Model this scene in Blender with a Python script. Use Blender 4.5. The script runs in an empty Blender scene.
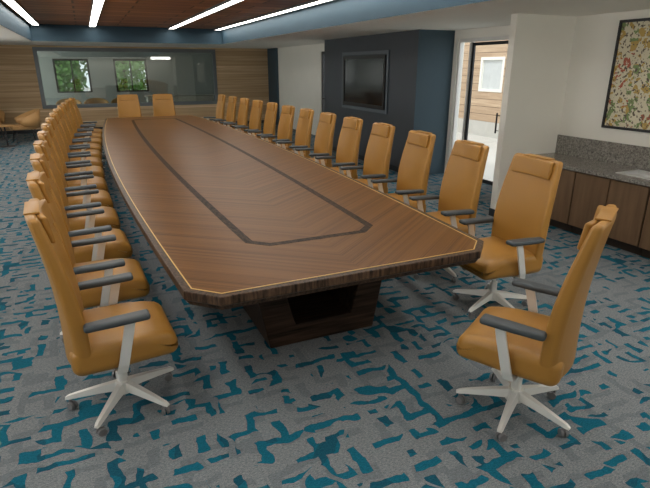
import bpy, bmesh, math, random
from mathutils import Vector, Matrix
random.seed(7)
PI = math.pi
S = bpy.context.scene
COL = S.collection
S.view_settings.view_transform = 'Standard'

# ------------------------------------------------------------------ materials
def newmat(name):
    m = bpy.data.materials.new(name); m.use_nodes = True
    nt = m.node_tree
    return m, nt, nt.nodes['Principled BSDF']

def nd(nt, typ, **kw):
    n = nt.nodes.new(typ)
    for k, v in kw.items(): setattr(n, k, v)
    return n

def put(nt, sock, v):
    if hasattr(v, 'is_output'): nt.links.new(v, sock)
    else: sock.default_value = v

def mt(nt, op, a, b=None, c=None):
    n = nd(nt, 'ShaderNodeMath', operation=op)
    put(nt, n.inputs[0], a)
    if b is not None: put(nt, n.inputs[1], b)
    if c is not None: put(nt, n.inputs[2], c)
    return n.outputs[0]

def clamp01(nt, v): return mt(nt, 'MINIMUM', mt(nt, 'MAXIMUM', v, 0.0), 1.0)

def mix(nt, f, a, b):
    n = nd(nt, 'ShaderNodeMix', data_type='RGBA')
    put(nt, n.inputs[0], f)
    put(nt, n.inputs[6], a if hasattr(a, 'is_output') else (*a[:3], 1))
    put(nt, n.inputs[7], b if hasattr(b, 'is_output') else (*b[:3], 1))
    return n.outputs[2]

def noise(nt, vec, scale, detail=2.0, rough=.5, out='Fac'):
    n = nd(nt, 'ShaderNodeTexNoise')
    if vec is not None: nt.links.new(vec, n.inputs['Vector'])
    n.inputs['Scale'].default_value = scale
    n.inputs['Detail'].default_value = detail
    n.inputs['Roughness'].default_value = rough
    return n.outputs[out]

def objco(nt): return nd(nt, 'ShaderNodeTexCoord').outputs['Object']

def mapped(nt, vec, sc=(1, 1, 1), rot=(0, 0, 0), loc=(0, 0, 0)):
    n = nd(nt, 'ShaderNodeMapping'); nt.links.new(vec, n.inputs[0])
    n.inputs['Scale'].default_value = sc; n.inputs['Rotation'].default_value = rot
    n.inputs['Location'].default_value = loc
    return n.outputs[0]

def bump(nt, b, h, strength=.2, dist=.01):
    n = nd(nt, 'ShaderNodeBump'); n.inputs['Strength'].default_value = strength
    n.inputs['Distance'].default_value = dist
    nt.links.new(h, n.inputs['Height']); nt.links.new(n.outputs[0], b.inputs['Normal'])

def plain(name, c, rough=.5, metal=0.0, var=.12, scale=6, bmp=0, bscale=200, spec=.5):
    m, nt, b = newmat(name)
    co = objco(nt)
    f = noise(nt, co, scale, 3)
    c2 = tuple(x * (1 - var) for x in c)
    c1 = tuple(min(1, x * (1 + var)) for x in c)
    nt.links.new(mix(nt, f, c2, c1), b.inputs['Base Color'])
    b.inputs['Roughness'].default_value = rough
    b.inputs['Metallic'].default_value = metal
    b.inputs['Specular IOR Level'].default_value = spec
    if bmp: bump(nt, b, noise(nt, co, bscale, 2), bmp, .003)
    return m

def wood(name, ca, cb, axis=0, rough=.4, stretch=30, along=1.2, scale=1.0, plank=None, plank_axis=2, gap=(.02, .01, .01), gw=.07, spec=.35, vary=.5):
    """grain runs along `axis`; optional plank joints every `plank` metres along plank_axis"""
    m, nt, b = newmat(name)
    co = objco(nt)
    sc = [stretch] * 3; sc[axis] = along
    v = mapped(nt, co, tuple(sc))
    f = clamp01(nt, mt(nt, 'MULTIPLY_ADD', noise(nt, v, scale, 5, .6), 2.8, -.9))
    col = mix(nt, f, ca, cb)
    if plank:
        sp = nd(nt, 'ShaderNodeSeparateXYZ'); nt.links.new(co, sp.inputs[0])
        q = mt(nt, 'DIVIDE', sp.outputs[plank_axis], plank)
        fl = mt(nt, 'FLOOR', q)
        wn = nd(nt, 'ShaderNodeTexWhiteNoise', noise_dimensions='1D'); nt.links.new(fl, wn.inputs['W'])
        col = mix(nt, mt(nt, 'MULTIPLY', wn.outputs[0], vary), col, cb)
        fr = mt(nt, 'FRACT', q)
        col = mix(nt, mt(nt, 'LESS_THAN', fr, gw), col, gap)
    nt.links.new(col, b.inputs['Base Color'])
    b.inputs['Roughness'].default_value = rough
    b.inputs['Specular IOR Level'].default_value = spec
    bump(nt, b, f, .08, .002)
    return m

def emis(name, c, s):
    m, nt, b = newmat(name)
    b.inputs['Base Color'].default_value = (*c, 1)
    f = noise(nt, objco(nt), 3, 1)
    nt.links.new(mix(nt, f, tuple(x * .97 for x in c), c), b.inputs['Emission Color'])
    b.inputs['Emission Strength'].default_value = s
    return m

def glass(name, tint, refl=.04, graze=.5):
    m, nt, b = newmat(name)
    out = nt.nodes['Material Output']
    tr = nd(nt, 'ShaderNodeBsdfTransparent'); tr.inputs[0].default_value = (*tint, 1)
    gl = nd(nt, 'ShaderNodeBsdfGlossy'); gl.inputs['Roughness'].default_value = .01
    ms = nd(nt, 'ShaderNodeMixShader')
    lw = nd(nt, 'ShaderNodeLayerWeight'); lw.inputs[0].default_value = .5
    nt.links.new(mt(nt, 'MULTIPLY_ADD', mt(nt, 'POWER', lw.outputs['Facing'], 5.0), graze, refl), ms.inputs[0])
    nt.links.new(tr.outputs[0], ms.inputs[1]); nt.links.new(gl.outputs[0], ms.inputs[2])
    nt.links.new(ms.outputs[0], out.inputs[0])
    nt.nodes.remove(b)
    return m

M = {}
M['leather'] = plain('caramel_leather', (.345, .168, .030), .40, 0, .07, 5, .14, 260, .45)
M['pad'] = plain('armrest_rubber', (.045, .056, .064), .45, 0, .1, 8, .1, 300)
M['silver'] = plain('satin_silver', (.78, .77, .74), .28, .35, .04, 6)
M['darkmetal'] = plain('dark_metal', (.05, .05, .055), .4, .6, .1, 9)
M['caster'] = plain('caster_plastic', (.15, .15, .155), .4, 0, .1, 9)
M['white'] = plain('white_paint', (.87, .85, .78), .8, 0, .03, 2, .05, 120)
M['ceil'] = plain('ceiling_paint', (.88, .86, .80), .9, 0, .03, 2)
M['farwall'] = plain('grey_far_paint', (.42, .44, .42), .8, 0, .05, 2)
M['blue'] = plain('teal_blue_paint', (.022, .058, .088), .65, 0, .08, 3)
M['navy'] = plain('charcoal_slate_paint', (.056, .067, .080), .6, 0, .08, 3)
M['bluewall'] = plain('mid_blue_paint', (.048, .086, .114), .65, 0, .06, 3)
M['black'] = plain('black_frame', (.012, .012, .014), .35, 0, .1, 5)
M['screen'] = plain('tv_glass', (.010, .010, .012), .12, 0, .1, 3)
M['alum'] = plain('grey_aluminium_frame', (.15, .17, .18), .4, .3, .06, 4)
M['surround'] = plain('slate_frame_paint', (.11, .135, .16), .5, 0, .06, 4)
M['doorframe'] = plain('white_door_frame', (.80, .79, .76), .5, 0, .03, 4)
M['steel'] = plain('brushed_steel', (.75, .75, .74), .3, .5, .05, 10)
M['gold'] = plain('gold_inlay', (.62, .40, .12), .4, .1, .05, 10)
M['glass'] = glass('clear_glass', (.95, .97, .97), .03)
M['tint'] = glass('tinted_glass', (.72, .76, .75), .09)
M['concrete'] = plain('pale_concrete', (.55, .53, .49), .85, 0, .1, 3)
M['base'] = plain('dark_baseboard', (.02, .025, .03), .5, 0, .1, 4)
M['tan'] = plain('tan_vinyl', (.55, .31, .12), .5, 0, .08, 5)
M['trunk'] = plain('bark', (.10, .07, .045), .9, 0, .2, 20)
M['leaf'] = plain('green_leaves', (.16, .34, .08), .7, 0, .45, 3)
M['strip'] = emis('light_diffuser', (1, .96, .88), 13.5)
M['edge'] = wood('dark_edge_veneer', (.006, .004, .003), (.115, .068, .042), 2, .42, 34, 4, 1.6, spec=.2)
M['ped'] = wood('dark_pedestal_veneer', (.007, .005, .004), (.060, .035, .023), 0, .5, 26, 1.5, 1.4, spec=.15)
M['inlay'] = wood('dark_inlay_veneer', (.002, .002, .002), (.060, .038, .026), 1, .5, 40, 12, 1.2, spec=.10)
M['plankwall'] = wood('striped_plank_wall', (.86, .66, .42), (.44, .29, .155), 0, .6, 18, .4, 1.0, .15, 2, (.36, .24, .13), .06, .3, .75)
M['cab'] = wood('brown_cabinet_veneer', (.215, .130, .072), (.150, .090, .050), 2, .45, 18, 1.5)
M['cabdark'] = plain('cabinet_carcass', (.03, .018, .012), .6, 0, .1, 4)
M['siding'] = wood('cedar_siding', (.66, .49, .34), (.42, .29, .19), 1, .7, 18, .8, 1.0, .22, 2, (.15, .10, .06))

def slat_mat():
    m, nt, b = newmat('warm_slat_ceiling')
    co = objco(nt)
    br = nd(nt, 'ShaderNodeTexBrick'); nt.links.new(co, br.inputs['Vector'])
    br.inputs['Color1'].default_value = (.62, .28, .13, 1); br.inputs['Color2'].default_value = (.26, .10, .045, 1)
    br.inputs['Mortar'].default_value = (.025, .011, .006, 1)
    br.inputs['Scale'].default_value = 1; br.inputs['Mortar Size'].default_value = .018
    br.inputs['Brick Width'].default_value = 1.9; br.inputs['Row Height'].default_value = .42; br.inputs['Bias'].default_value = -.1
    f = clamp01(nt, mt(nt, 'MULTIPLY_ADD', noise(nt, mapped(nt, co, (1.0, 22, 1)), 1.0, 4, .6), 3.0, -1.0))
    nt.links.new(mix(nt, mt(nt, 'MULTIPLY', f, .65), br.outputs['Color'], (.13, .05, .024)), b.inputs['Base Color'])
    b.inputs['Roughness'].default_value = .45
    return m
M['slat'] = slat_mat()

def table_mat():
    m, nt, b = newmat('chevron_walnut_veneer')
    sp = nd(nt, 'ShaderNodeSeparateXYZ'); nt.links.new(objco(nt), sp.inputs[0])
    ax = mt(nt, 'ABSOLUTE', sp.outputs[0]); y = sp.outputs[1]
    a = math.radians(38)
    v = mt(nt, 'SUBTRACT', mt(nt, 'MULTIPLY', y, math.cos(a)), mt(nt, 'MULTIPLY', ax, math.sin(a)))
    w = mt(nt, 'ADD', mt(nt, 'MULTIPLY', ax, math.cos(a)), mt(nt, 'MULTIPLY', y, math.sin(a)))
    cb = nd(nt, 'ShaderNodeCombineXYZ')
    nt.links.new(mt(nt, 'MULTIPLY', v, 120.0), cb.inputs[0]); nt.links.new(mt(nt, 'MULTIPLY', w, .35), cb.inputs[1])
    f = clamp01(nt, mt(nt, 'MULTIPLY_ADD', noise(nt, cb.outputs[0], 1.0, 2, .5), 3.0, -1.0))
    col = mix(nt, f, (.056, .022, .006), (.165, .074, .022))
    fl = mt(nt, 'FLOOR', mt(nt, 'DIVIDE', v, .028))
    wn = nd(nt, 'ShaderNodeTexWhiteNoise', noise_dimensions='1D'); nt.links.new(fl, wn.inputs['W'])
    col = mix(nt, mt(nt, 'MULTIPLY', wn.outputs[0], .5), col, (.200, .092, .028))
    nt.links.new(col, b.inputs['Base Color'])
    b.inputs['Roughness'].default_value = .36
    b.inputs['Specular IOR Level'].default_value = .12
    return m
M['tabletop'] = table_mat()

def carpet_mat():
    m, nt, b = newmat('patterned_carpet')
    co = objco(nt)
    wv = nd(nt, 'ShaderNodeVectorMath', operation='SUBTRACT')
    nt.links.new(noise(nt, co, 8.0, 2, .5, 'Color'), wv.inputs[0]); wv.inputs[1].default_value = (.5, .5, .5)
    ws = nd(nt, 'ShaderNodeVectorMath', operation='SCALE'); nt.links.new(wv.outputs[0], ws.inputs[0]); ws.inputs['Scale'].default_value = .085
    wa = nd(nt, 'ShaderNodeVectorMath', operation='ADD'); nt.links.new(co, wa.inputs[0]); nt.links.new(ws.outputs[0], wa.inputs[1])
    def maze(s, wdt, pv, ph, off, ax=1.0, fullp=.03):
        p = mapped(nt, wa.outputs[0], (ax / s, 1 / s, 0), (0, 0, 0), (off, off * 1.7, 0))
        sp = nd(nt, 'ShaderNodeSeparateXYZ'); nt.links.new(p, sp.inputs[0])
        u, v = sp.outputs[0], sp.outputs[1]
        iu, iv = mt(nt, 'FLOOR', u), mt(nt, 'FLOOR', v)
        fu, fv = mt(nt, 'LESS_THAN', mt(nt, 'FRACT', u), wdt), mt(nt, 'LESS_THAN', mt(nt, 'FRACT', v), wdt)
        def wnz(du, dv, k, pr):
            c = nd(nt, 'ShaderNodeCombineXYZ')
            nt.links.new(mt(nt, 'ADD', iu, du + .5), c.inputs[0]); nt.links.new(mt(nt, 'ADD', iv, dv + .5), c.inputs[1]); c.inputs[2].default_value = k
            w = nd(nt, 'ShaderNodeTexWhiteNoise', noise_dimensions='3D'); nt.links.new(c.outputs[0], w.inputs['Vector'])
            return mt(nt, 'LESS_THAN', w.outputs['Value'], pr)
        V0, H0 = wnz(0, 0, 1.5, pv), wnz(0, 0, 2.5, ph)
        Vd, Hl = wnz(0, -1, 1.5, pv), wnz(-1, 0, 2.5, ph)
        vert = mt(nt, 'MULTIPLY', fu, V0); hor = mt(nt, 'MULTIPLY', fv, H0)
        cor = mt(nt, 'MULTIPLY', mt(nt, 'MULTIPLY', fu, fv), mt(nt, 'MAXIMUM', Vd, Hl))
        full = wnz(0, 0, 7.5, fullp)
        return mt(nt, 'MAXIMUM', mt(nt, 'MAXIMUM', vert, hor), mt(nt, 'MAXIMUM', cor, full))
    m1 = maze(.125, .38, .30, .38, 0.0, .88, .03); m2 = maze(.095, .40, .26, .36, 13.3, .88, .02)
    m3 = maze(.105, .40, .20, .30, 41.7, .8, .04)
    gate = noise(nt, mapped(nt, co, (1, 1, 1), (0, 0, 0), (3, 14, 5)), 2.6, 1)
    g1 = mt(nt, 'GREATER_THAN', gate, .50); g2 = mt(nt, 'LESS_THAN', gate, .47)
    mask = mt(nt, 'MAXIMUM', mt(nt, 'MULTIPLY', m1, g1), mt(nt, 'MULTIPLY', m2, g2))
    fib = noise(nt, co, 240, 2, .7)
    fib2 = noise(nt, mapped(nt, co, (1, 2.5, 1)), 60, 2, .6)
    heath = clamp01(nt, mt(nt, 'MULTIPLY_ADD', mt(nt, 'ADD', fib, mt(nt, 'MULTIPLY', fib2, .7)), 2.2, -1.35))
    grey = mix(nt, heath, (.078, .088, .096), (.265, .288, .300))
    grey = mix(nt, mt(nt, 'MULTIPLY', m3, .34), grey, (.070, .092, .112))
    tone = mt(nt, 'GREATER_THAN', noise(nt, mapped(nt, co, (1, 1, 1), (0, 0, 0), (1, 2, 9)), 4.0, 1), .56)
    ta = mix(nt, heath, (.004, .066, .105), (.012, .145, .210))
    tb_ = mix(nt, heath, (.006, .040, .064), (.014, .090, .135))
    teal = mix(nt, mt(nt, 'MULTIPLY', tone, .8), ta, tb_)
    nt.links.new(mix(nt, mask, grey, teal), b.inputs['Base Color'])
    b.inputs['Roughness'].default_value = .95
    b.inputs['Specular IOR Level'].default_value = .1
    bump(nt, b, fib, .4, .004)
    return m
M['carpet'] = carpet_mat()

def granite_mat():
    m, nt, b = newmat('speckled_granite')
    co = objco(nt)
    f = clamp01(nt, mt(nt, 'MULTIPLY_ADD', noise(nt, co, 48, 4, .8), 4.0, -1.5))
    g = noise(nt, co, 9, 3)
    col = mix(nt, f, (.07, .065, .06), (.44, .42, .38))
    col = mix(nt, mt(nt, 'MULTIPLY', g, .35), col, (.24, .21, .18))
    nt.links.new(col, b.inputs['Base Color']); b.inputs['Roughness'].default_value = .2
    return m
M['granite'] = granite_mat()

def art_mat():
    m, nt, b = newmat('figurative_art_print')
    co = objco(nt)
    v = nd(nt, 'ShaderNodeTexVoronoi'); nt.links.new(mapped(nt, co, (1, 1, .7)), v.inputs['Vector'])
    v.inputs['Scale'].default_value = 12
    s = nd(nt, 'ShaderNodeSeparateColor'); nt.links.new(v.outputs['Color'], s.inputs[0])
    col = mix(nt, noise(nt, co, 6, 3), (.62, .56, .38), (.74, .69, .52))
    nz = noise(nt, co, 18, 3)
    msk = lambda lo, ch, th: mt(nt, 'MULTIPLY', mt(nt, 'GREATER_THAN', s.outputs[ch], th), mt(nt, 'GREATER_THAN', nz, lo))
    col = mix(nt, msk(.50, 0, .55), col, (.20, .28, .10))
    col = mix(nt, msk(.52, 1, .70), col, (.42, .10, .05))
    col = mix(nt, msk(.49, 2, .74), col, (.50, .33, .08))
    col = mix(nt, mt(nt, 'GREATER_THAN', noise(nt, co, 34, 2), .60), col, (.12, .09, .06))
    nt.links.new(col, b.inputs['Base Color']); b.inputs['Roughness'].default_value = .5
    return m
M['art'] = art_mat()

# ------------------------------------------------------------------ mesh helpers
def obj(name, bm, m, parent=None, smooth=False, loc=None):
    me = bpy.data.meshes.new(name)
    bmesh.ops.recalc_face_normals(bm, faces=bm.faces)
    bm.to_mesh(me); bm.free()
    if smooth:
        for p in me.polygons: p.use_smooth = True
    me.materials.append(m)
    o = bpy.data.objects.new(name, me); COL.objects.link(o)
    if parent: o.parent = parent
    if loc: o.location = loc
    return o

def tag(o, label=None, cat=None, group=None, kind=None):
    if label: o['label'] = label
    if cat: o['category'] = cat
    if group: o['group'] = group
    if kind: o['kind'] = kind
    return o

def empty(name, loc=(0, 0, 0), rz=0):
    o = bpy.data.objects.new(name, None); COL.objects.link(o)
    o.location = loc; o.rotation_euler = (0, 0, rz); o.empty_display_size = .1
    return o

def NB(): return bmesh.new()

def bx(bm, x0, x1, y0, y1, z0, z1):
    vs = [bm.verts.new((x, y, z)) for x in (x0, x1) for y in (y0, y1) for z in (z0, z1)]
    for f in ((0, 1, 3, 2), (4, 6, 7, 5), (0, 4, 5, 1), (2, 3, 7, 6), (0, 2, 6, 4), (1, 5, 7, 3)):
        bm.faces.new([vs[i] for i in f])
    return bm

def box(*a): return bx(NB(), *a)

def rb(bm, size, r, c=(0, 0, 0), seg=3, n=4, fn=None):
    """rounded box, optional deform fn(Vector)->Vector before offset c"""
    h = [s / 2 for s in size]
    ax = []
    for i in range(3):
        ri = min(r, h[i] * .999)
        l = [-h[i] + ri * (1 - math.cos(PI / 2 * k / seg)) for k in range(seg)]
        inner = [-(h[i] - ri) + 2 * (h[i] - ri) * k / n for k in range(n + 1)]
        if h[i] - ri < 1e-4: inner = [0]
        ax.append(l + inner + [-q for q in reversed(l)])
    rr = [min(r, q * .999) for q in h]
    cache = {}
    def vert(i, j, k):
        key = (i, j, k)
        if key not in cache:
            p = [ax[0][i], ax[1][j], ax[2][k]]
            inn = [max(-(h[a] - rr[a]), min(h[a] - rr[a], p[a])) for a in range(3)]
            d = Vector([(p[a] - inn[a]) / rr[a] for a in range(3)])
            if d.length > 1e-6: d.normalize()
            v = Vector([inn[a] + d[a] * rr[a] for a in range(3)])
            if fn: v = fn(v)
            cache[key] = bm.verts.new(v + Vector(c))
        return cache[key]
    L = [len(a) - 1 for a in ax]
    for a in range(3):
        b_, c_ = (a + 1) % 3, (a + 2) % 3
        for side in (0, L[a]):
            for i in range(L[b_]):
                for j in range(L[c_]):
                    q = []
                    for (di, dj) in ((0, 0), (1, 0), (1, 1), (0, 1)):
                        idx = [0, 0, 0]; idx[a] = side; idx[b_] = i + di; idx[c_] = j + dj
                        q.append(vert(*idx))
                    bm.faces.new(q)
    return bm

def tube(bm, p0, p1, r0, r1=None, n=14):
    if r1 is None: r1 = r0
    p0, p1 = Vector(p0), Vector(p1)
    d = (p1 - p0).normalized()
    a = d.orthogonal().normalized(); b = d.cross(a)
    R = []
    for p, r in ((p0, r0), (p1, r1)):
        R.append([bm.verts.new(p + a * r * math.cos(2 * PI * k / n) + b * r * math.sin(2 * PI * k / n)) for k in range(n)])
    for k in range(n):
        bm.faces.new((R[0][k], R[0][(k + 1) % n], R[1][(k + 1) % n], R[1][k]))
    bm.faces.new(R[0]); bm.faces.new(R[1])
    return bm

def ringloft(bm, rings, close=False, caps=True):
    R = [[bm.verts.new(p) for p in r] for r in rings]
    n = len(R[0])
    pairs = list(zip(R, R[1:])) + ([(R[-1], R[0])] if close else [])
    for a, b in pairs:
        for k in range(n):
            bm.faces.new((a[k], a[(k + 1) % n], b[(k + 1) % n], b[k]))
    if caps and not close:
        bm.faces.new(R[0]); bm.faces.new(R[-1])
    return bm

def bevel(o, w, seg=2):
    md = o.modifiers.new('bevel', 'BEVEL'); md.width = w; md.segments = seg; md.limit_method = 'ANGLE'
    return o

def wall(bm, axis, c0, c1, u0, u1, z0, z1, holes=()):
    us = sorted({u0, u1, *[h[0] for h in holes], *[h[1] for h in holes]})
    for a, b in zip(us, us[1:]):
        mid = (a + b) / 2
        zz = [(z0, z1)]
        for h in holes:
            if h[0] <= mid <= h[1]:
                nz = []
                for (p, q) in zz:
                    if h[2] > p: nz.append((p, min(q, h[2])))
                    if h[3] < q: nz.append((max(p, h[3]), q))
                zz = nz
        for p, q in zz:
            if q - p < 1e-4: continue
            if axis == 'x': bx(bm, c0, c1, a, b, p, q)
            else: bx(bm, a, b, c0, c1, p, q)
    return bm

def struct(name, bm, m, parent=None, smooth=False):
    o = obj(name, bm, m, parent, smooth)
    if not parent: o['kind'] = 'structure'
    return o

# ------------------------------------------------------------------ room shell
CZ = 2.5; TZ = 2.89
TX0, TX1, TY0, TY1 = -1.04, 3.66, -1.0, 15.1
XL, XD, XC, YB, YR = -3.6, 6.0, 5.75, 18.0, -2.6
struct('floor', box(XL, XD + .15, YR, 23.0, -.1, 0), M['carpet'])
bm = NB()
bx(bm, XL, TX0, YR, YB, CZ, CZ + .1); bx(bm, TX1, XD + .15, YR, YB, CZ, CZ + .1)
bx(bm, TX0, TX1, YR, TY0, CZ, CZ + .1); bx(bm, TX0, TX1, TY1, YB, CZ, CZ + .1)
struct('ceiling', bm, M['ceil'])
struct('ceiling_tray', box(TX0 - .05, TX1 + .05, TY0 - .05, TY1 + .05, TZ, TZ + .08), M['slat'])
bm = NB()
t = .012
bx(bm, TX0, TX0 + t, TY0, TY1, CZ + .002, TZ); bx(bm, TX1 - t, TX1, TY0, TY1, CZ + .002, TZ)
bx(bm, TX0 + t, TX1 - t, TY1 - t, TY1, CZ + .002, TZ); bx(bm, TX0 + t, TX1 - t, TY0, TY0 + t, CZ + .002, TZ)
struct('trim_1', bm, M['blue'])

struct('wall_left', wall(NB(), 'x', XL - .15, XL, YR, 23.0, 0, CZ + .1,
       [(1.0, 4.0, .9, 2.2), (6.0, 9.0, .9, 2.2), (11.0, 14.0, .9, 2.2), (19.2, 22.0, .9, 2.2)]), M['white'])
struct('wall_rear', wall(NB(), 'y', YR - .15, YR, XL - .15, XD + .15, 0, CZ + .1), M['white'])
struct('wall_back', wall(NB(), 'y', YB, YB + .15, XL, XD, 0, CZ, [(-1.2, 4.05, .76, 2.40)]), M['plankwall'])
struct('wall_right', wall(NB(), 'x', XD, XD + .15, 5.05, 23.0, 0, CZ + .1,
       [(6.35, 7.69, 0, 2.36), (12.6, 13.55, .02, 2.3)]), M['white'])
struct('wall_counter', box(XC, XC + .4, YR, 5.05, 0, CZ), M['white'])
struct('wall_partition', box(4.78, XD, 5.05, 5.15, 0, CZ), M['white'])
bm = box(5.27, XD, 7.8, 11.7, 0, CZ)
struct('wall_screen', bm, M['navy'])
struct('wall_screen_return', box(5.26, XD, 7.785, 7.80, 0, CZ), M['bluewall'])
struct('wall_accent', box(5.93, XD, 17.1, 18.0, 0, CZ), M['bluewall'])
for i, (nm, b_) in enumerate((('baseboard_back', (XL, XD, YB - .015, YB, 0, .1)), ('baseboard_left', (XL, XL + .015, YR, YB, 0, .1)),
                ('baseboard_screen', (5.245, 5.26, 7.77, 11.7, 0, .1)), ('baseboard_partition', (4.765, 4.78, 5.04, 5.15, 0, .1)))):
    struct(nm, box(*b_), M['base'])

for i, y0 in enumerate((1.0, 6.0, 11.0)):  # left windows out of view, added to bring light into the room
    bm = NB(); X0 = XL - .1; X1 = XL - .04
    bx(bm, X0, X1, y0, y0 + .05, .9, 2.2); bx(bm, X0, X1, y0 + 2.95, y0 + 3, .9, 2.2)
    bx(bm, X0, X1, y0 + .05, y0 + 2.95, .9, .95); bx(bm, X0, X1, y0 + .05, y0 + 2.95, 2.15, 2.2)
    bx(bm, X0, X1, y0 + 1.475, y0 + 1.525, .95, 2.15)
    struct('window_%d' % (i + 3), bm, M['alum'])

# back interior window
w = empty('window_1', (0, 0, 0)); w['kind'] = 'structure'
x0, x1, z0, z1 = -1.2, 4.05, .76, 2.40
bm = NB(); ya, yb = YB - .03, YB + .08; F = .055
bx(bm, x0 - F, x0 + F, ya, yb, z0 - F, z1 + F); bx(bm, x1 - F, x1 + F, ya, yb, z0 - F, z1 + F)
bx(bm, x0 + F, x1 - F, ya, yb, z0 - F, z0 + F); bx(bm, x0 + F, x1 - F, ya, yb, z1 - F, z1 + F)
obj('window_frame', bm, M['alum'], w)
obj('pane', box(x0 + F, x1 - F, YB + .02, YB + .025, z0 + F, z1 - F), M['tint'], w)

# room beyond the window
bm = NB(); wall(bm, 'y', 23.0, 23.15, XL - .15, XD + .15, 0, CZ + .1, [(-1.0, .25, .95, 2.2), (1.15, 2.4, .95, 2.2)])
struct('wall_far', bm, M['farwall'])
struct('ceiling_far', box(XL, XD, YB + .15, 23.0, CZ, CZ + .1), M['ceil'])
for i, xx in enumerate((-1.0, 1.15)):
    w = empty('window_%d' % (6 + i)); w['kind'] = 'structure'
    bm = NB()
    bx(bm, xx, xx + .07, 23.02, 23.1, .95, 2.2); bx(bm, xx + 1.18, xx + 1.25, 23.02, 23.1, .95, 2.2)
    bx(bm, xx + .6, xx + .65, 23.02, 23.1, 1.0, 2.15)
    bx(bm, xx + .07, xx + 1.18, 23.02, 23.1, .95, 1.0); bx(bm, xx + .07, xx + 1.18, 23.02, 23.1, 2.13, 2.2)
    obj('window_frame', bm, M['black'], w)
    obj('pane', box(xx + .07, xx + 1.18, 23.05, 23.06, 1.0, 2.13), M['glass'], w)

# right window near back
w = empty('window_2'); w['kind'] = 'structure'
bm = NB()
for ya, yb, za, zb in ((12.6, 12.66, .02, 2.3), (13.49, 13.55, .02, 2.3), (12.66, 13.49, .02, .1), (12.66, 13.49, 2.22, 2.3), (12.66, 13.49, 1.05, 1.1)):
    bx(bm, XD + .02, XD + .1, ya, yb, za, zb)
obj('window_frame', bm, M['black'], w)
obj('pane', box(XD + .05, XD + .06, 12.66, 13.49, .1, 2.22), M['glass'], w)

# glass door
w = empty('door_1'); w['kind'] = 'structure'
bm = NB()
for ya, yb, za, zb in ((6.35, 6.41, 0, 2.36), (7.65, 7.69, 0, 2.36), (6.41, 7.65, 2.30, 2.36), (7.36, 7.40, 0, 2.30), (7.40, 7.65, 0, .06)):
    bx(bm, XD + .03, XD + .10, ya, yb, za, zb)
obj('door_frame', bm, M['doorframe'], w)
obj('sidelight_pane', box(XD + .065, XD + .07, 7.40, 7.65, .06, 2.30), M['glass'], w)
bm = NB()
for ya, yb, za, zb in ((6.42, 6.48, .01, 2.29), (7.30, 7.355, .01, 2.29), (6.48, 7.30, .01, .07), (6.48, 7.30, 2.24, 2.29)):
    bx(bm, XD + .05, XD + .08, ya, yb, za, zb)
leaf = obj('door_leaf', bm, M['black'], w)
obj('pane', box(XD + .065, XD + .07, 6.48, 7.30, .07, 2.24), M['glass'], leaf)
bm = NB()
tube(bm, (XD, 6.54, .88), (XD, 6.54, 1.20), .014); tube(bm, (XD, 6.54, .92), (XD + .05, 6.46, .92), .008); tube(bm, (XD, 6.54, 1.16), (XD + .05, 6.46, 1.16), .008)
obj('door_handle', bm, M['black'], leaf)

# ------------------------------------------------------------------ ceiling lights
for i, (x, lab) in enumerate(((-.88, 'slim linear ceiling light along the left edge of the wood ceiling'),
                (.37, 'slim linear ceiling light second from the left over the table'),
                (2.28, 'slim linear ceiling light third from the left over the table'),
                (3.50, 'slim linear ceiling light along the right edge of the wood ceiling'))):
    l = empty('ceiling_light', (x, 7.5, TZ))
    tag(l, lab, 'ceiling light')
    bm = NB()
    for sx in (-.085, .07): bx(bm, sx, sx + .015, -7.4, 7.45, -.04, 0)
    for sy in (-7.415, 7.45): bx(bm, -.085, .085, sy, sy + .015, -.04, 0)
    obj('frame', bm, M['alum'], l)
    obj('diffuser', box(-.07, .07, -7.4, 7.45, -.032, 0), M['strip'], l)

# ------------------------------------------------------------------ table
TC = (1.37, 7.975); TL = 5.52
def hw(y): return 1.02 + .22 * (1 - (y / TL) ** 2)
def outline(ins, z, n=26):
    e = TL - .16 - .4 * ins; ew = .87 - .4 * ins
    pts = [(-ew, -(TL - ins)), (ew, -(TL - ins))]
    ys = [-e + 2 * e * k / n for k in range(n + 1)]
    pts += [(hw(y) - ins, y) for y in ys]
    pts += [(ew, TL - ins), (-ew, TL - ins)]
    pts += [(-(hw(y) - ins), y) for y in reversed(ys)]
    return [(x, y, z) for x, y in pts]
tb = empty('conference_table', (TC[0], TC[1], 0))
tag(tb, 'long boat-shaped conference table in chevron walnut veneer with dark edge and pedestals', 'table')
obj('tabletop', ringloft(NB(), [outline(.045, .70), outline(.045, .75)]), M['tabletop'], tb)
bm = ringloft(NB(), [outline(.045, .66), outline(.045, .749), outline(.004, .749), outline(0, .745), outline(0, .70), outline(.012, .69), outline(.03, .66)], close=True)
obj('edge_trim', bm, M['edge'], tb)
bm = ringloft(NB(), [outline(.0515, .7495), outline(.0515, .7512), outline(.044, .7512), outline(.044, .7495)], close=True)
g = obj('inlay_line', bm, M['gold'], tb); g['label'] = 'thin gold line inlaid along the table edge'
bm = ringloft(NB(), [outline(.10, .655), outline(.10, .698)])
obj('underframe', bm, M['ped'], tb)
BL = 4.85
def band(ins, z, n=22):
    e = BL - .13 - .4 * ins
    h = lambda y: .50 + .11 * (1 - (y / BL) ** 2) - ins
    ew = .37 - .4 * ins
    ys = [-e + 2 * e * k / n for k in range(n + 1)]
    pts = [(-ew, -(BL - ins)), (ew, -(BL - ins))] + [(h(y), y) for y in ys] + [(ew, BL - ins), (-ew, BL - ins)] + [(-h(y), y) for y in reversed(ys)]
    return [(x, y, z) for x, y in pts]
bm = ringloft(NB(), [band(0, .7495), band(0, .7510), band(.058, .7510), band(.058, .7495)], close=True)
o = obj('inlay_band', bm, M['inlay'], tb); o['label'] = 'dark wood band inlaid as a long loop'
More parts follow.
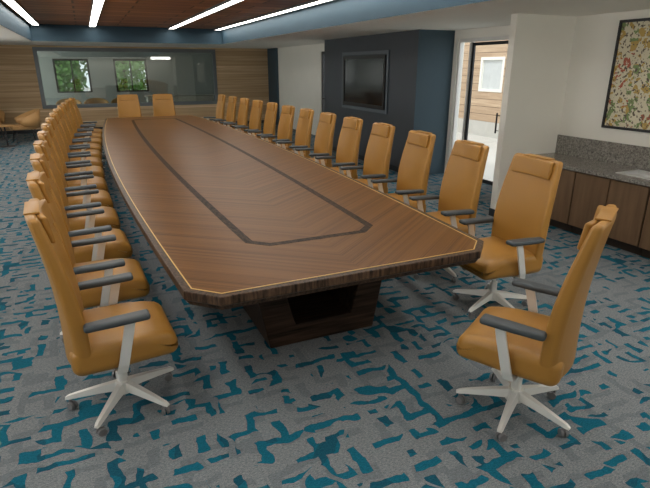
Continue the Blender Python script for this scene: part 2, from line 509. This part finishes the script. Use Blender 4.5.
for cy in (-4.3, -1.45, 1.45, 4.3):
    bm = NB()
    d = .62
    def trap(wb, wt, zb, zt, y): return [(-wb, y, zb), (wb, y, zb), (wt, y, zt), (-wt, y, zt)]
    out = lambda y: trap(.415, .54, 0, .655, y)
    inn = lambda y: trap(.22, .34, .155, .60, y)
    ringloft(bm, [out(cy - d), out(cy + d), inn(cy + d), inn(cy - d)], close=True)
    p = obj('pedestal', bm, M['ped'], tb)
    bevel(p, .008)
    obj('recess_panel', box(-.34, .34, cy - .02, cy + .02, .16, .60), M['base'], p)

# ------------------------------------------------------------------ swivel chair
def make_chair():
    r = empty('swivel_chair')
    def seatf(v):
        x, y, z = v
        if x > .08: z -= (x - .08) ** 2 * (1.1 if z > 0 else .2)
        z += .012 * math.cos(y * 5.5) if z > 0 else 0
        z += .02 * (abs(y) / .26) ** 3 * (1 if z > 0 else 0)
        y *= 1 - .10 * max(0, (x + .02)) / .25
        return Vector((x, y, z))
    obj('seat', rb(NB(), (.55, .54, .15), .055, (.03, 0, .448), 4, 6, seatf), M['leather'], r, True)
    BX = -.228; BZ = .815; BH = .85
    def bctr(tt): return .030 * math.sin(PI * 1.1 * tt) - .070 * tt
    def thk(tt): return .85 + .14 * math.sin(PI * min(1, tt + .1)) - .25 * tt
    def backf(v):
        x, y, z = v
        tt = (z + BH / 2) / BH
        wid = .975 + .06 * math.sin(PI * min(1, tt * 1.05)) - .115 * max(0, tt - .35) ** 1.2
        x2 = x * thk(tt) + bctr(tt) + .045 * (y / .24) ** 2 * (.4 + .6 * (1 - tt))
        return Vector((x2, y * wid, z))
    bk = obj('backrest', rb(NB(), (.090, .540, BH), .030, (BX, 0, BZ), 4, 8, backf), M['leather'], r, True)
    ht = (1.155 - (BZ - BH / 2)) / BH
    hx = BX + bctr(ht); hf = .045 * thk(ht)
    def headf(v):
        x, y, z = v
        x -= .14 * z
        x += .024 * (y / .18) ** 2
        return Vector((x, y, z))
    obj('headrest', rb(NB(), (.032, .40, .135), .013, (hx + hf, 0, 1.168), 4, 4, headf), M['leather'], bk, True)
    bm = NB()
    rb(bm, (.070, .26, .010), .004, (hx - .002, 0, 1.242), 2, 2)
    obj('headrest_strap', bm, M['leather'], bk, True)
    for s in (-1, 1):
        pad = obj('armrest', rb(NB(), (.32, .085, .036), .017, (0, s * .29, .675), 3, 4,
                  lambda v: Vector((v.x, v.y * (1 - .25 * max(0, -v.x) / .16), v.z + .03 * v.x))), M['pad'], r, True)
        path = [(-.02, s * .08, .362), (-.02, s * .255, .362), (-.012, s * .288, .376), (0, s * .298, .42), (.045, s * .298, .60), (.06, s * .292, .662)]
        rings = []
        for k, p in enumerate(path):
            a = Vector(path[max(0, k - 1)]); b = Vector(path[min(len(path) - 1, k + 1)])
            tv = (b - a); tv.x = 0; tv.normalize()
            n = Vector((0, -tv.z, tv.y)); wv = Vector((.026, 0, 0)); P = Vector(p)
            rings.append([P + wv + n * .007, P - wv + n * .007, P - wv - n * .007, P + wv - n * .007])
        obj('arm_support', ringloft(NB(), rings), M['silver'], pad)
    bm = NB(); rb(bm, (.26, .17, .045), .015, (-.02, 0, .352), 2, 2); bx(bm, -.20, -.1, -.035, .035, .345, .36)
    tm = obj('tilt_mechanism', bm, M['darkmetal'], r)
    obj('tilt_lever', tube(NB(), (.02, -.08, .345), (.02, -.25, .34), .006, .006, 8), M['darkmetal'], tm)
    bm = NB(); tube(bm, (0, 0, .10), (0, 0, .235), .030, .028, 18); tube(bm, (0, 0, .235), (0, 0, .345), .017, .017, 14)
    obj('gas_cylinder', bm, M['silver'], r, False)
    obj('base_hub', tube(NB(), (0, 0, .085), (0, 0, .155), .055, .042, 20), M['silver'], r)
    for k in range(5):
        a = 2 * PI * k / 5 + .35
        ca, sa = math.cos(a), math.sin(a)
        rings = []
        for (rr, z, wd, ht_) in ((.03, .126, .030, .026), (.12, .114, .025, .021), (.22, .097, .020, .016), (.31, .080, .016, .011), (.328, .074, .012, .006)):
            rings.append([(ca * rr - sa * wd * q[0], sa * rr + ca * wd * q[0], z + ht_ * q[1]) for q in ((-1, -1), (1, -1), (.6, 1), (-.6, 1))])
        lg = obj('base_leg', ringloft(NB(), rings), M['silver'], r)
        bm = NB()
        cx, cy = ca * .305, sa * .305
        tube(bm, (cx, cy, .045), (cx, cy, .078), .009, .009, 8)
        b2 = a + .9
        u = Vector((math.cos(b2), math.sin(b2), 0)); off = Vector((-u.y, u.x, 0)) * .012
        for s in (-1, 1):
            c0 = Vector((cx, cy, .025)) + off + u * (.005 * s)
            tube(bm, c0, c0 + u * (.015 * s), .025, .022, 16)
        obj('caster', bm, M['caster'], lg)
    return r

def kids(o): return [c for c in bpy.data.objects if c.parent == o]
chair0 = make_chair()
tree = [(c, kids(c)) for c in kids(chair0)]
def dup_chair():
    r = chair0.copy(); COL.objects.link(r)
    for c, gs in tree:
        cc = c.copy(); COL.objects.link(cc); cc.parent = r
        for g_ in gs:
            gg = g_.copy(); COL.objects.link(gg); gg.parent = cc
    return r
first = [True]
def place(x, y, rz, label, group):
    if first[0]: r = chair0; first[0] = False
    else: r = dup_chair()
    r.location = (x, y, 0); r.rotation_euler = (0, 0, rz)
    tag(r, label, 'chair', group)
ORD = ['first', 'second', 'third', 'fourth', 'fifth', 'sixth', 'seventh', 'eighth', 'ninth', 'tenth', 'eleventh', 'twelfth', 'thirteenth']
for k in range(13):
    y = 2.84 + .853 * k
    ly = y - TC[1]; tl = math.atan(-.22 * 2 * ly / TL ** 2)
    j = random.uniform(-.03, .03)
    place(TC[0] - hw(ly) - .35, y, tl + j, 'caramel leather swivel chair, %s from the near end in the row left of the table' % ORD[k], 'swivel chairs left of the table')
for k in range(13):
    y = 2.93 + .853 * k
    ly = y - TC[1]; tl = math.atan(-.22 * 2 * ly / TL ** 2)
    j = random.uniform(-.03, .03)
    place(TC[0] + hw(ly) + .42, y, PI - tl + j, 'caramel leather swivel chair, %s from the near end in the row right of the table' % ORD[k], 'swivel chairs right of the table')
place(.95, 14.02, -PI / 2, 'caramel leather swivel chair at the far end of the table, the left one', 'swivel chairs at the far table end')
place(1.80, 13.98, -PI / 2, 'caramel leather swivel chair at the far end of the table, the right one', 'swivel chairs at the far table end')
place(2.03, 1.82, math.radians(121), 'caramel leather swivel chair alone at the near end of the table, angled', 'swivel chair at the near table end')

# ------------------------------------------------------------------ screen on the dark wall
tv = empty('television', (5.265, 9.7, 1.12))
tag(tv, 'black flat screen television in a dark frame on the charcoal wall', 'television')
bm = NB()
for a in ((-.05, 0, -.90, -.84, 0, 1.0), (-.05, 0, .84, .90, 0, 1.0), (-.05, 0, -.84, .84, 0, .06), (-.05, 0, -.84, .84, .94, 1.0)): bx(bm, *a)
obj('bezel', bm, M['black'], tv)
obj('screen', box(-.035, 0, -.84, .84, .06, .94), M['screen'], tv)
bm = NB()
for a in ((-.03, 0, -.98, -.92, -.08, 1.08), (-.03, 0, .92, .98, -.08, 1.08), (-.03, 0, -.92, .92, -.08, -.02), (-.03, 0, -.92, .92, 1.02, 1.08)): bx(bm, *a)
obj('surround', bm, M['surround'], tv)

# ------------------------------------------------------------------ counter
CF = 5.05; CB = XC - .01; CE = 5.045 - 3.6
for i, lab in enumerate(('brown base cabinet under the granite counter, beside the partition',
                     'brown base cabinet under the granite counter, second from the partition',
                     'brown base cabinet under the granite counter, third from the partition',
                     'brown base cabinet under the granite counter, farthest from the partition')):
    y0 = 5.045 - .9 * (i + 1)
    c = empty('base_cabinet', (CF + .03, y0, 0)); tag(c, lab, 'cabinet', 'base cabinets under the counter')
    bm = NB(); bx(bm, .02, CB - CF - .03, .004, .896, .10, .758); bx(bm, .08, CB - CF - .03, .004, .896, 0, .10)
    obj('body', bm, M['cabdark'], c)
    for q in (0, 1):
        d = obj('door', box(0, .02, .009 + q * .447, .444 + q * .447, .11, .745), M['cab'], c); bevel(d, .003)
bm = NB()
sx0, sx1, sy0, sy1 = 5.20, 5.56, 3.05, 3.72
for a in ((CF, sx0, CE, 5.045), (sx1, CB, CE, 5.045), (sx0, sx1, CE, sy0), (sx0, sx1, sy1, 5.045)):
    bx(bm, a[0], a[1], a[2], a[3], .76, .80)
ct = obj('countertop', bm, M['granite']); tag(ct, 'speckled grey granite countertop over the brown cabinets', 'countertop')
bs = obj('backsplash', box(XC - .03, XC - .005, CE, 5.045, .80, 1.04), M['granite']); tag(bs, 'speckled granite backsplash along the white wall', 'backsplash')
sk = empty('sink', ((sx0 + sx1) / 2, (sy0 + sy1) / 2, .80)); tag(sk, 'stainless steel sink set in the granite countertop', 'sink')
bm = NB(); a, b_, e = .18, .335, .022
bx(bm, -a - .01, a + .01, -b_ - .01, -b_ + e, 0, .008); bx(bm, -a - .01, a + .01, b_ - e, b_ + .01, 0, .008)
bx(bm, -a - .01, -a + e, -b_ + e, b_ - e, 0, .008); bx(bm, a - e, a + .01, -b_ + e, b_ - e, 0, .008)
obj('rim', bm, M['steel'], sk)
bm = NB(); a -= .006; b_ -= .006
bx(bm, -a, a, -b_, b_, -.036, -.032)
for q in ((-a, -a + .006, -b_, b_), (a - .006, a, -b_, b_), (-a, a, -b_, -b_ + .006), (-a, a, b_ - .006, b_)): bx(bm, *q, -.036, 0)
obj('basin', bm, M['steel'], sk)
fc = empty('faucet', (5.64, 3.25, .80)); tag(fc, 'chrome gooseneck faucet behind the sink', 'faucet')
bm = NB(); tube(bm, (0, 0, 0), (0, 0, .02), .03); tube(bm, (0, 0, .02), (0, 0, .22), .012)
pr = Vector((0, 0, .22))
for k in range(1, 9):
    q = Vector((-.08 + .08 * math.cos(PI * k / 8), 0, .22 + .08 * math.sin(PI * k / 8))); tube(bm, pr, q, .012); pr = q
obj('spout', bm, M['steel'], fc, True)
obj('lever', tube(NB(), (0, .02, .03), (0, .09, .07), .007), M['steel'], fc)

# ------------------------------------------------------------------ painting
pa = empty('framed_picture', (XC, 3.75, 1.20)); tag(pa, 'black framed picture of small colourful figures above the counter', 'picture')
W2, HT = .66, 1.21
bm = NB()
for q in ((-W2, -W2 + .03, 0, HT), (W2 - .03, W2, 0, HT), (-W2 + .03, W2 - .03, 0, .03), (-W2 + .03, W2 - .03, HT - .03, HT)): bx(bm, -.035, 0, *q)
obj('frame', bm, M['black'], pa)
obj('print', box(-.02, 0, -W2 + .03, W2 - .03, .03, HT - .03), M['art'], pa)

# ------------------------------------------------------------------ lounge chairs, far left and beyond the glass
def lounge(x, y, rz, lab, grp='tan lounge chairs in the far corner'):
    r = empty('lounge_chair', (x, y, 0), rz); tag(r, lab, 'lounge chair', grp)
    obj('seat', rb(NB(), (.58, .56, .11), .04, (.03, 0, .39), 3, 3), M['tan'], r, True)
    rings = []
    for k in range(25):
        a = math.radians(70 + 220 * k / 24)
        s = math.sin(PI * k / 24)
        top = .60 + .24 * s; bot = .48 - .12 * s ** .6
        ri, ro = .335, .375
        rings.append([(math.cos(a) * ri, math.sin(a) * ri, bot), (math.cos(a) * ro, math.sin(a) * ro, bot),
                      (math.cos(a) * (ro + .06), math.sin(a) * (ro + .04), top), (math.cos(a) * (ri + .06), math.sin(a) * (ri + .04), top)])
    obj('backrest', ringloft(NB(), rings), M['tan'], r, True)
    for sx in (-1, 1):
        for sy in (-1, 1): obj('leg', tube(NB(), (sx * .21 + .02, sy * .22, .36), (sx * .27 + .02, sy * .28, 0), .016, .011, 8), M['darkmetal'], r)
lounge(-1.62, 15.95, math.radians(-165), 'tan rounded lounge chair by the plank wall, the nearer one')
lounge(-2.55, 16.95, math.radians(-80), 'tan rounded lounge chair against the plank wall, the farther one')
for x, lab in ((-.6, 'leftmost'), (.3, 'second from the left'), (1.2, 'third from the left')):
    lounge(x, 20.6, math.radians(-90), 'tan lounge chair in the room beyond the glass, %s' % lab, 'lounge chairs beyond the glass')
st = empty('side_table', (-1.98, 15.15, 0)); tag(st, 'small round side table in front of the lounge chair', 'side table')
obj('table_top', tube(NB(), (0, 0, .50), (0, 0, .52), .22, .22, 28), M['tan'], st)
obj('pole', tube(NB(), (0, 0, .015), (0, 0, .50), .018), M['darkmetal'], st)
obj('foot', tube(NB(), (0, 0, 0), (0, 0, .015), .18, .17, 24), M['darkmetal'], st)

# ------------------------------------------------------------------ things beyond the glass
cr = empty('credenza', (3.2, 20.2, 0)); tag(cr, 'long pale credenza in the room beyond the glass', 'credenza')  # added block, imitates the pale band mirrored in the glass
obj('body', box(-1.2, 1.2, -.22, .22, 0, .88), M['white'], cr)
obj('top', box(-1.25, 1.25, -.25, .25, .88, .92), M['concrete'], cr)
struct('ground', box(-30, 40, -20, 60, -.25, -.12), M['concrete'])
bd = empty('building', (11.0, 12.4, -.12)); tag(bd, 'neighbouring building with horizontal cedar siding outside the glass door', 'building')
bm = NB(); wall(bm, 'x', 0, .2, -4, 9, .45, 5.0, [(-.5, .5, 1.32, 2.3)])
obj('siding', bm, M['siding'], bd)
obj('plinth', box(0, .2, -4, 9, 0, .45), M['concrete'], bd)
bm = NB()
for q in ((-.5, -.42, 1.32, 2.3), (.42, .5, 1.32, 2.3), (-.42, .42, 1.32, 1.4), (-.42, .42, 2.22, 2.3)): bx(bm, -.02, .1, *q)
wf = obj('window', bm, M['white'], bd)
obj('pane', box(.05, .06, -.42, .42, 1.4, 2.22), plain('pale_window_blind', (.6, .62, .62), .3), wf)

def mktree(x, y, h, rad, lab):
    r = empty('tree', (x, y, -.12)); tag(r, lab, 'tree', 'trees outside the far windows')
    bm = NB(); tube(bm, (0, 0, 0), (.1, 0, h * .5), .14, .09); tube(bm, (.1, 0, h * .5), (.0, .1, h * .8), .09, .03)
    tube(bm, (.1, 0, h * .4), (.6, .1, h * .65), .05, .02); tube(bm, (.1, 0, h * .42), (-.5, -.1, h * .68), .05, .02)
    obj('trunk', bm, M['trunk'], r)
    bm = NB()
    for _ in range(3200):
        v = Vector((random.gauss(0, 1), random.gauss(0, 1), random.gauss(0, 1))).normalized() * random.uniform(.25, 1) ** .5
        c = Vector((v.x * rad, v.y * rad, h * .50 + v.z * h * .48))
        a = Vector((random.gauss(0, 1), random.gauss(0, 1), random.gauss(0, 1))).normalized() * .12
        b = a.orthogonal().normalized() * .08
        bm.faces.new([bm.verts.new(c + q) for q in (a, b, -a, -b)])
    obj('foliage', bm, M['leaf'], r)
mktree(-1.15, 27.4, 4.6, 1.42, 'leafy green tree seen through the left far window')
mktree(1.75, 27.4, 4.8, 1.44, 'leafy green tree seen through the right far window')
mktree(4.7, 27.4, 3.9, 1.35, 'leafy green tree outside, right of the far windows')

# ------------------------------------------------------------------ light and camera
def area(name, loc, rot, sx, sy, e, c=(1, 1, 1)):
    l = bpy.data.lights.new(name, 'AREA'); l.shape = 'RECTANGLE'; l.size = sx; l.size_y = sy; l.energy = e; l.color = c
    o = bpy.data.objects.new(name, l); COL.objects.link(o); o.location = loc; o.rotation_euler = rot
for y in (2.5, 7.5, 12.5):
    area('window_light', (XL + .25, y, 1.6), (0, -PI / 2 - .25, 0), 1.2, 3.0, 38, (1, .96, .90))  # added fill lamps just inside the unseen left windows
area('window_light', (XL + .03, 20.6, 1.55), (0, -PI / 2, 0), 1.3, 2.6, 95, (.95, 1, .97))  # unseen lamp, added to brighten the room beyond the glass
area('rear_light', (2.8, -1.9, CZ - .02), (0, 0, 0), 5, .7, 40, (1, .95, .86))  # added fill lamp under the ceiling behind the camera
area('counter_light', (4.6, .7, CZ - .02), (math.radians(20), 0, 0), 1.2, .7, 42, (1, .97, .92))  # added lamp out of view, brightens the picture wall and partition
wd = bpy.data.worlds.new('World'); S.world = wd; wd.use_nodes = True
wn = wd.node_tree.nodes['Background']; wn.inputs[0].default_value = (.94, .97, 1, 1); wn.inputs[1].default_value = 2.0
sl = bpy.data.lights.new('sun', 'SUN'); sl.energy = 1.3; sl.angle = .1; sl.color = (1, .96, .9)
so = bpy.data.objects.new('sun', sl); COL.objects.link(so); so.rotation_euler = (math.radians(20), math.radians(-35), 0)

cam = bpy.data.cameras.new('camera'); co = bpy.data.objects.new('camera', cam); COL.objects.link(co)
cam.sensor_width = 36; cam.lens = 508 / 650 * 36; cam.clip_start = .05; cam.clip_end = 200
co.location = (0, 0, 1.9); co.rotation_euler = (math.radians(90 - 19.2), 0, math.radians(-24.3))
S.camera = co
